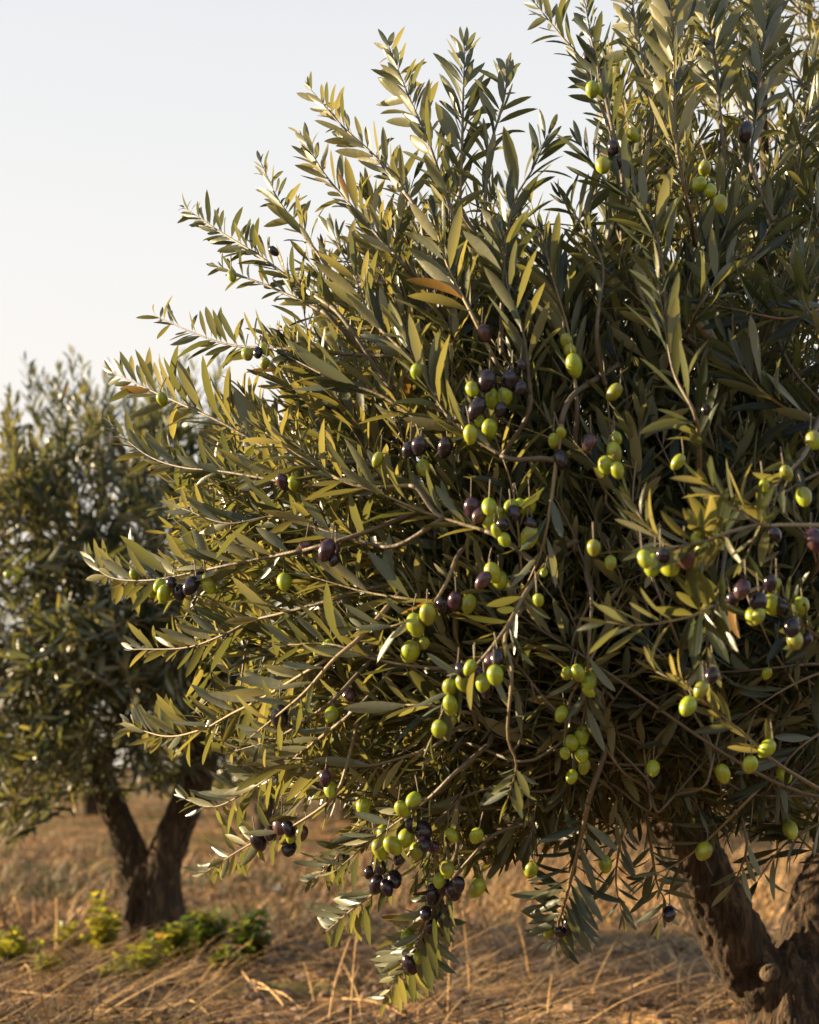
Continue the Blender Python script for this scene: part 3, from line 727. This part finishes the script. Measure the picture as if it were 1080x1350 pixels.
def fn2(base,mid,tip,x,y,k):
    if k%2==0:
        n=N2[int(np.argmin(np.linalg.norm(N2-base,axis=1)))]
        tube(st2,resample(catmull([n,(n+base)/2+NR.normal(0,.03,3),base],10),8)[0],np.linspace(.008,.004,8),4,rn=(.1,)*3)
    sprig(bag2,st2,[base,mid,tip],RND.uniform(.09,.125),.030,.05,.0035,36,.2,np.clip(RND.gauss(.38,.28),0,1),.12,hub=False)
fill(480,0,.5,1.0,.1,fn2,POLY2,np.array([110.,850.]),yf2,bounds=(-200,490,390,1150),lens=(.22,.42),camb=.6)
fill(320,.5,1.5,1.0,.1,fn2,POLY2,np.array([110.,850.]),yf2,bounds=(-200,490,390,1150),lens=(.22,.42),camb=.4,thin=.1)
# upright shoots along the top
for pts in ([(60,600),(45,540),(34,478)],[(110,590),(100,530),(94,468)],[(120,600),(128,560),(118,500)],[(150,600),(146,540),(143,486)],[(80,580),(70,540),(58,500)],[(20,620),(18,570),(12,520)],
            [(190,590),(196,540),(200,495)],[(235,600),(240,540),(243,470)],[(210,590),(225,550),(222,515)],[(280,600),(285,540),(290,480)],[(170,600),(172,560),(166,520)],[(90,560),(82,520),(80,490)],[(330,640),(338,580),(345,540)]):
    for rep in range(2):
        dx=RND.uniform(-7,7)*rep
        sprig(bag2,st2,[P(a+dx*2,b+rep*14,6.2+rep*.15) for a,b in pts],.1,.03,.05,.0035,32,.3,RND.uniform(.2,.6),.2,hub=False)
m=MB(); bag2.flush(m); m.build('crown',M_LEAF2,T2)
o=st2.build('twigs',M_STEM,T2)
print('tree2',len(bag2.B))
for (x,y,c,s) in [(11,758,'g',15),(45,856,'g',13),(53,876,'g',13),(67,872,'g',13),(41,878,'g',12),(30,850,'g',11),(60,862,'g',11),(85,835,'g',9),(118,1012,'g',10),(24,760,'g',10)]:
    m=MB(); Y=yf2(x,y)+.08; s*=.72; olive_mesh(m,P(x,y,Y),(0,0,-1),s*1.2*Y/F,s*Y/F,P(x,y-14,Y+.04)); m.build('olive',[M_OG,M_STEM],T2)

# ------------------------------------------------------------------ far trees of the grove
far_bag=LeafBag(); 
def far_tree_meshes():
    bag=LeafBag(); 
    for k in range(2600):
        a=RND.uniform(0,2*math.pi); z=RND.uniform(-1,1); r=RND.uniform(.55,1)**.6
        p=np.array([math.cos(a)*math.sqrt(1-z*z)*1.35*r,math.sin(a)*math.sqrt(1-z*z)*1.35*r,1.75+z*1.25*r])
        p+=np.array([mnoise.noise(Vector(p)*1.7),mnoise.noise(Vector(p)*1.7+Vector((5,0,0))),mnoise.noise(Vector(p)*1.7+Vector((0,5,0)))])*.5
        d=unit(p-np.array([0,0,1.3])+NR.normal(0,.5,3)); 
        bag.add(p,d,unit(NR.normal(0,1,3)+np.array([0,0,.6])),RND.uniform(.14,.24),.05,(RND.random(),RND.random()*.9,RND.random()),.05)
    m=MB(); bag.flush(m); crown=m.build('crown',M_LEAF2)
    m=MB()
    for pts,r in (([(0,0,-.1),(.03,0,.4),(-.05,.02,.8)],(.17,.12,.1)),([(-.03,0,.7),(-.3,.05,1.2),(-.55,0,1.9)],(.09,.07,.03)),([(-.03,0,.7),(.3,-.05,1.2),(.5,.1,2.0)],(.09,.06,.03))):
        c,_=resample(catmull([np.array(p) for p in pts],16),16); tube(m,c,np.interp(np.linspace(0,1,16),[0,.5,1],r),9)
    trunk=m.build('trunk',M_BARK)
    return crown,trunk
fc,ft=far_tree_meshes()
first=True
for (px,D,rz,s) in ((345,15,0.,1.0),(455,21,1.1,1.1),(575,17,2.3,1.0),(700,24,3.1,1.1),(830,18,4.2,1.05),(930,27,.6,1.1),(1040,17,5.1,1.0),(270,26,1.9,1.0),(120,22,2.9,1.0),(10,30,.3,1.),(1130,24,2.,1.1)):
    x=(px-540)/F*D
    e=empty('olive_tree',(x,D,gz(x,D)),'far olive tree of the grove, mostly hidden behind the two nearer crowns','tree','olive trees')
    e.rotation_euler=(0,0,rz); e.scale=(s,s,s)
    for src in (fc,ft):
        c=src if first else src.copy()
        if not first: COL.objects.link(c)
        c.parent=e
    first=False

# ------------------------------------------------------------------ weeds and stalks
def weed(px,py,hpx,wpx,n,tone,label,seed,leafpx=11):  # higher tone puts the yellow of backlit leaves into their colour
    Yd=F*CH/(py-HZ); b=P(px,py,Yd); b[2]=gz(b[0],b[1])
    r=random.Random(seed)
    e=empty('leafy_weed',tuple(b),label,'weed','green weeds at the foot of the left tree')
    st=MB(); bag=LeafBag(); H_=hpx*Yd/F; W_=wpx*Yd/F*.5
    for k in range(n):
        az=r.uniform(0,6.28); sp=r.uniform(0,1)**.7*W_; hh=H_*r.uniform(.3,1.1)*(1-.4*(sp/W_)**2)
        top=b+np.array([math.cos(az)*sp,math.sin(az)*sp*.7,hh]); mid=b+np.array([math.cos(az)*sp*.55,math.sin(az)*sp*.4,hh*.5])
        c,_=resample(catmull([b+np.array([r.gauss(0,.02),r.gauss(0,.02),-.01]),mid,top],12),12); tube(st,c,np.linspace(.0035,.0015,12),4,rn=(.8,)*3)
        for i in range(3,12):
            for j in range(2):
                a2=i*1.6+j*math.pi+r.uniform(-.4,.4); d=unit(np.array([math.cos(a2),math.sin(a2),r.uniform(.1,.8)]))
                L_=leafpx*Yd/F*r.uniform(.7,1.3)
                bag.add(c[i],d,unit(np.array([r.gauss(0,.3),r.gauss(0,.3),1])),L_*1.25,L_*.95,(min(1,max(0,tone+r.gauss(0,.2))),r.random(),r.random()),.15)
    s=st.build('stems',M_STEM,e); m=MB(); bag.flush(m); m.build('foliage',M_WEED,e)
weed(134,1262,88,52,13,.95,'tall yellow-green leafy weed just left of the blurred tree trunk',1)
weed(92,1250,38,46,9,.9,'low bright yellow weed beside the tall yellow-green one',2)
weed(22,1272,56,80,13,.85,'yellow weed patch at the left edge of the field',3)
weed(190,1280,48,60,12,.6,'green weed in front of the left tree trunk',4)
weed(234,1268,60,50,13,.5,'broad green weed at the right foot of the left trunk',5,11)
weed(272,1258,66,56,16,.2,'dark green bushy weed right of the left trunk',6)
weed(330,1270,66,72,17,.1,'separate dark green weed farthest right of the left tree',7)
weed(158,1290,40,60,9,.75,'short yellow-green weed in front of the tall one',8)

weed(205,1256,30,30,7,.6,'small weed sprig right against the base of the left trunk',9)
weed(300,1284,30,36,8,.3,'low dark weed between the two dark bushy weeds and the straw',10)
weed(60,1290,26,40,8,.75,'low yellowish weed at the left in front of the others',11,8)
def stalk(px,py,dx,hpx,label,head=0,rad=.0025,off=0.0,branch=0):
    Yd=F*CH/(py-HZ); b=P(px,py,Yd); b[2]=gz(b[0],b[1])-.01
    e=empty('dry_stalk',tuple(b),label,'dry stalk','dry stalks standing in the field')
    m=MB(); top=P(px+dx,py-hpx,Yd); mid=(b+top)/2+np.array([-dx*.15*Yd/F,.01,0])
    c,_=resample(catmull([b,mid,top],14),14); tube(m,c,np.linspace(rad*1.3,rad*.6,14),5,rn=(.8,)*3)
    for k in range(branch):
        i=5+k*2; p=c[min(i,12)]; q_=p+np.array([RND.uniform(-.05,.05),RND.uniform(-.03,.03),RND.uniform(.03,.08)])
        tube(m,np.array([p,(p+q_)/2+[0,0,.004],q_]),np.array([rad*.6,rad*.5,rad*.3]),4,rn=(.7,)*3)
    m.build('stem',M_STRAW,e)
    if head:
        m=MB(); t=c[-1]
        for k in range(26):
            a=RND.uniform(0,6.28); d=unit(np.array([math.cos(a),math.sin(a),RND.uniform(-.4,.9)])); l=head*Yd/F*RND.uniform(.4,.7)
            tube(m,np.array([t,t+d*l*.5,t+d*l]),np.array([.002,.005,.003]),4,rn=(1.,)*3)
        m.build('seed_head',M_SEED,e)
M_SEED=stem_material('seed_head',(.7,.62,.5),(.85,.78,.66),.7)
stalk(75,1252,0,68,'short dry stalk left of the blurred tree',rad=.006)
stalk(366,1250,-1,78,'thin dry stalk with a pale seed head',head=10,rad=.004)
stalk(280,1248,6,72,'dry stalk beside the dark green weeds',rad=.004)
stalk(590,1345,8,150,'tall thin grass stem under the hanging olives',rad=.0022,branch=3)
stalk(620,1320,-10,120,'leaning grass stem right of the tall one',rad=.002,branch=2)
stalk(700,1290,-34,120,'long bent dry stem slanting below the crown',rad=.003)
stalk(432,1345,30,110,'curved dry stem in the dark foreground',rad=.003,branch=2)
stalk(462,1345,12,150,'thin upright dry stem in the dark foreground',rad=.0026,branch=3)
stalk(722,1345,6,60,'short grass stem beside the olive trunk gap',rad=.0025,branch=1)

# ------------------------------------------------------------------ light
SUN_EL=R(15); AZ=R(-77)      # azimuth from +Y, negative to the left
sd=Vector((math.sin(AZ)*math.cos(SUN_EL),math.cos(AZ)*math.cos(SUN_EL),math.sin(SUN_EL)))
l=bpy.data.lights.new('sun','SUN'); l.energy=5.0; l.angle=R(.6); l.color=(1,.755,.455)
lo=bpy.data.objects.new('sun',l); COL.objects.link(lo); lo.rotation_euler=sd.to_track_quat('Z','Y').to_euler(); lo.location=sd*40
w=bpy.data.worlds.new('World'); scene.world=w; w.use_nodes=True; nt=w.node_tree; nt.nodes.clear()
out=nt.nodes.new('ShaderNodeOutputWorld'); bg=nt.nodes.new('ShaderNodeBackground')
sky=nt.nodes.new('ShaderNodeTexSky'); sky.sky_type='NISHITA'; sky.sun_disc=False; sky.sun_elevation=SUN_EL; sky.sun_rotation=AZ
sky.air_density=1.0; sky.dust_density=4.0; sky.ozone_density=1.5
tcn=nt.nodes.new('ShaderNodeTexCoord'); sxw=nt.nodes.new('ShaderNodeSeparateXYZ'); nt.links.new(tcn.outputs['Generated'],sxw.inputs[0])
veil=ramp(nt,sxw.outputs[2],[(.0,(.93,.81,.66)),(.2,(.92,.86,.78)),(.33,(.87,.85,.82)),(.48,(.78,.79,.80)),(.8,(.34,.44,.60))])
vv=nt.nodes.new('ShaderNodeVectorMath'); vv.operation='SCALE'; nt.links.new(veil,vv.inputs[0]); vv.inputs[3].default_value=6.6
hz=mixc(nt,.92,sky.outputs[0],vv.outputs[0])     # thin high haze whitening the sky
nt.links.new(hz,bg.inputs[0]); bg.inputs[1].default_value=.05; nt.links.new(bg.outputs[0],out.inputs[0])

cam=bpy.data.cameras.new('camera'); co=bpy.data.objects.new('camera',cam); COL.objects.link(co); scene.camera=co
co.location=(0,0,CH); co.rotation_euler=(R(90),0,0)
cam.sensor_fit='VERTICAL'; cam.sensor_height=36; cam.sensor_width=28.8; cam.lens=36*F/1350; cam.shift_y=(HZ-675)/1350
cam.clip_start=.05; cam.clip_end=20000
cam.dof.use_dof=True; cam.dof.focus_distance=2.45; cam.dof.aperture_fstop=3.8
scene.view_settings.view_transform='Standard'; scene.view_settings.look='None'; scene.view_settings.exposure=1.8; scene.view_settings.gamma=1
scene.cycles.max_bounces=6; scene.cycles.transmission_bounces=4; scene.cycles.diffuse_bounces=4; scene.cycles.glossy_bounces=2
scene.cycles.use_denoising=True
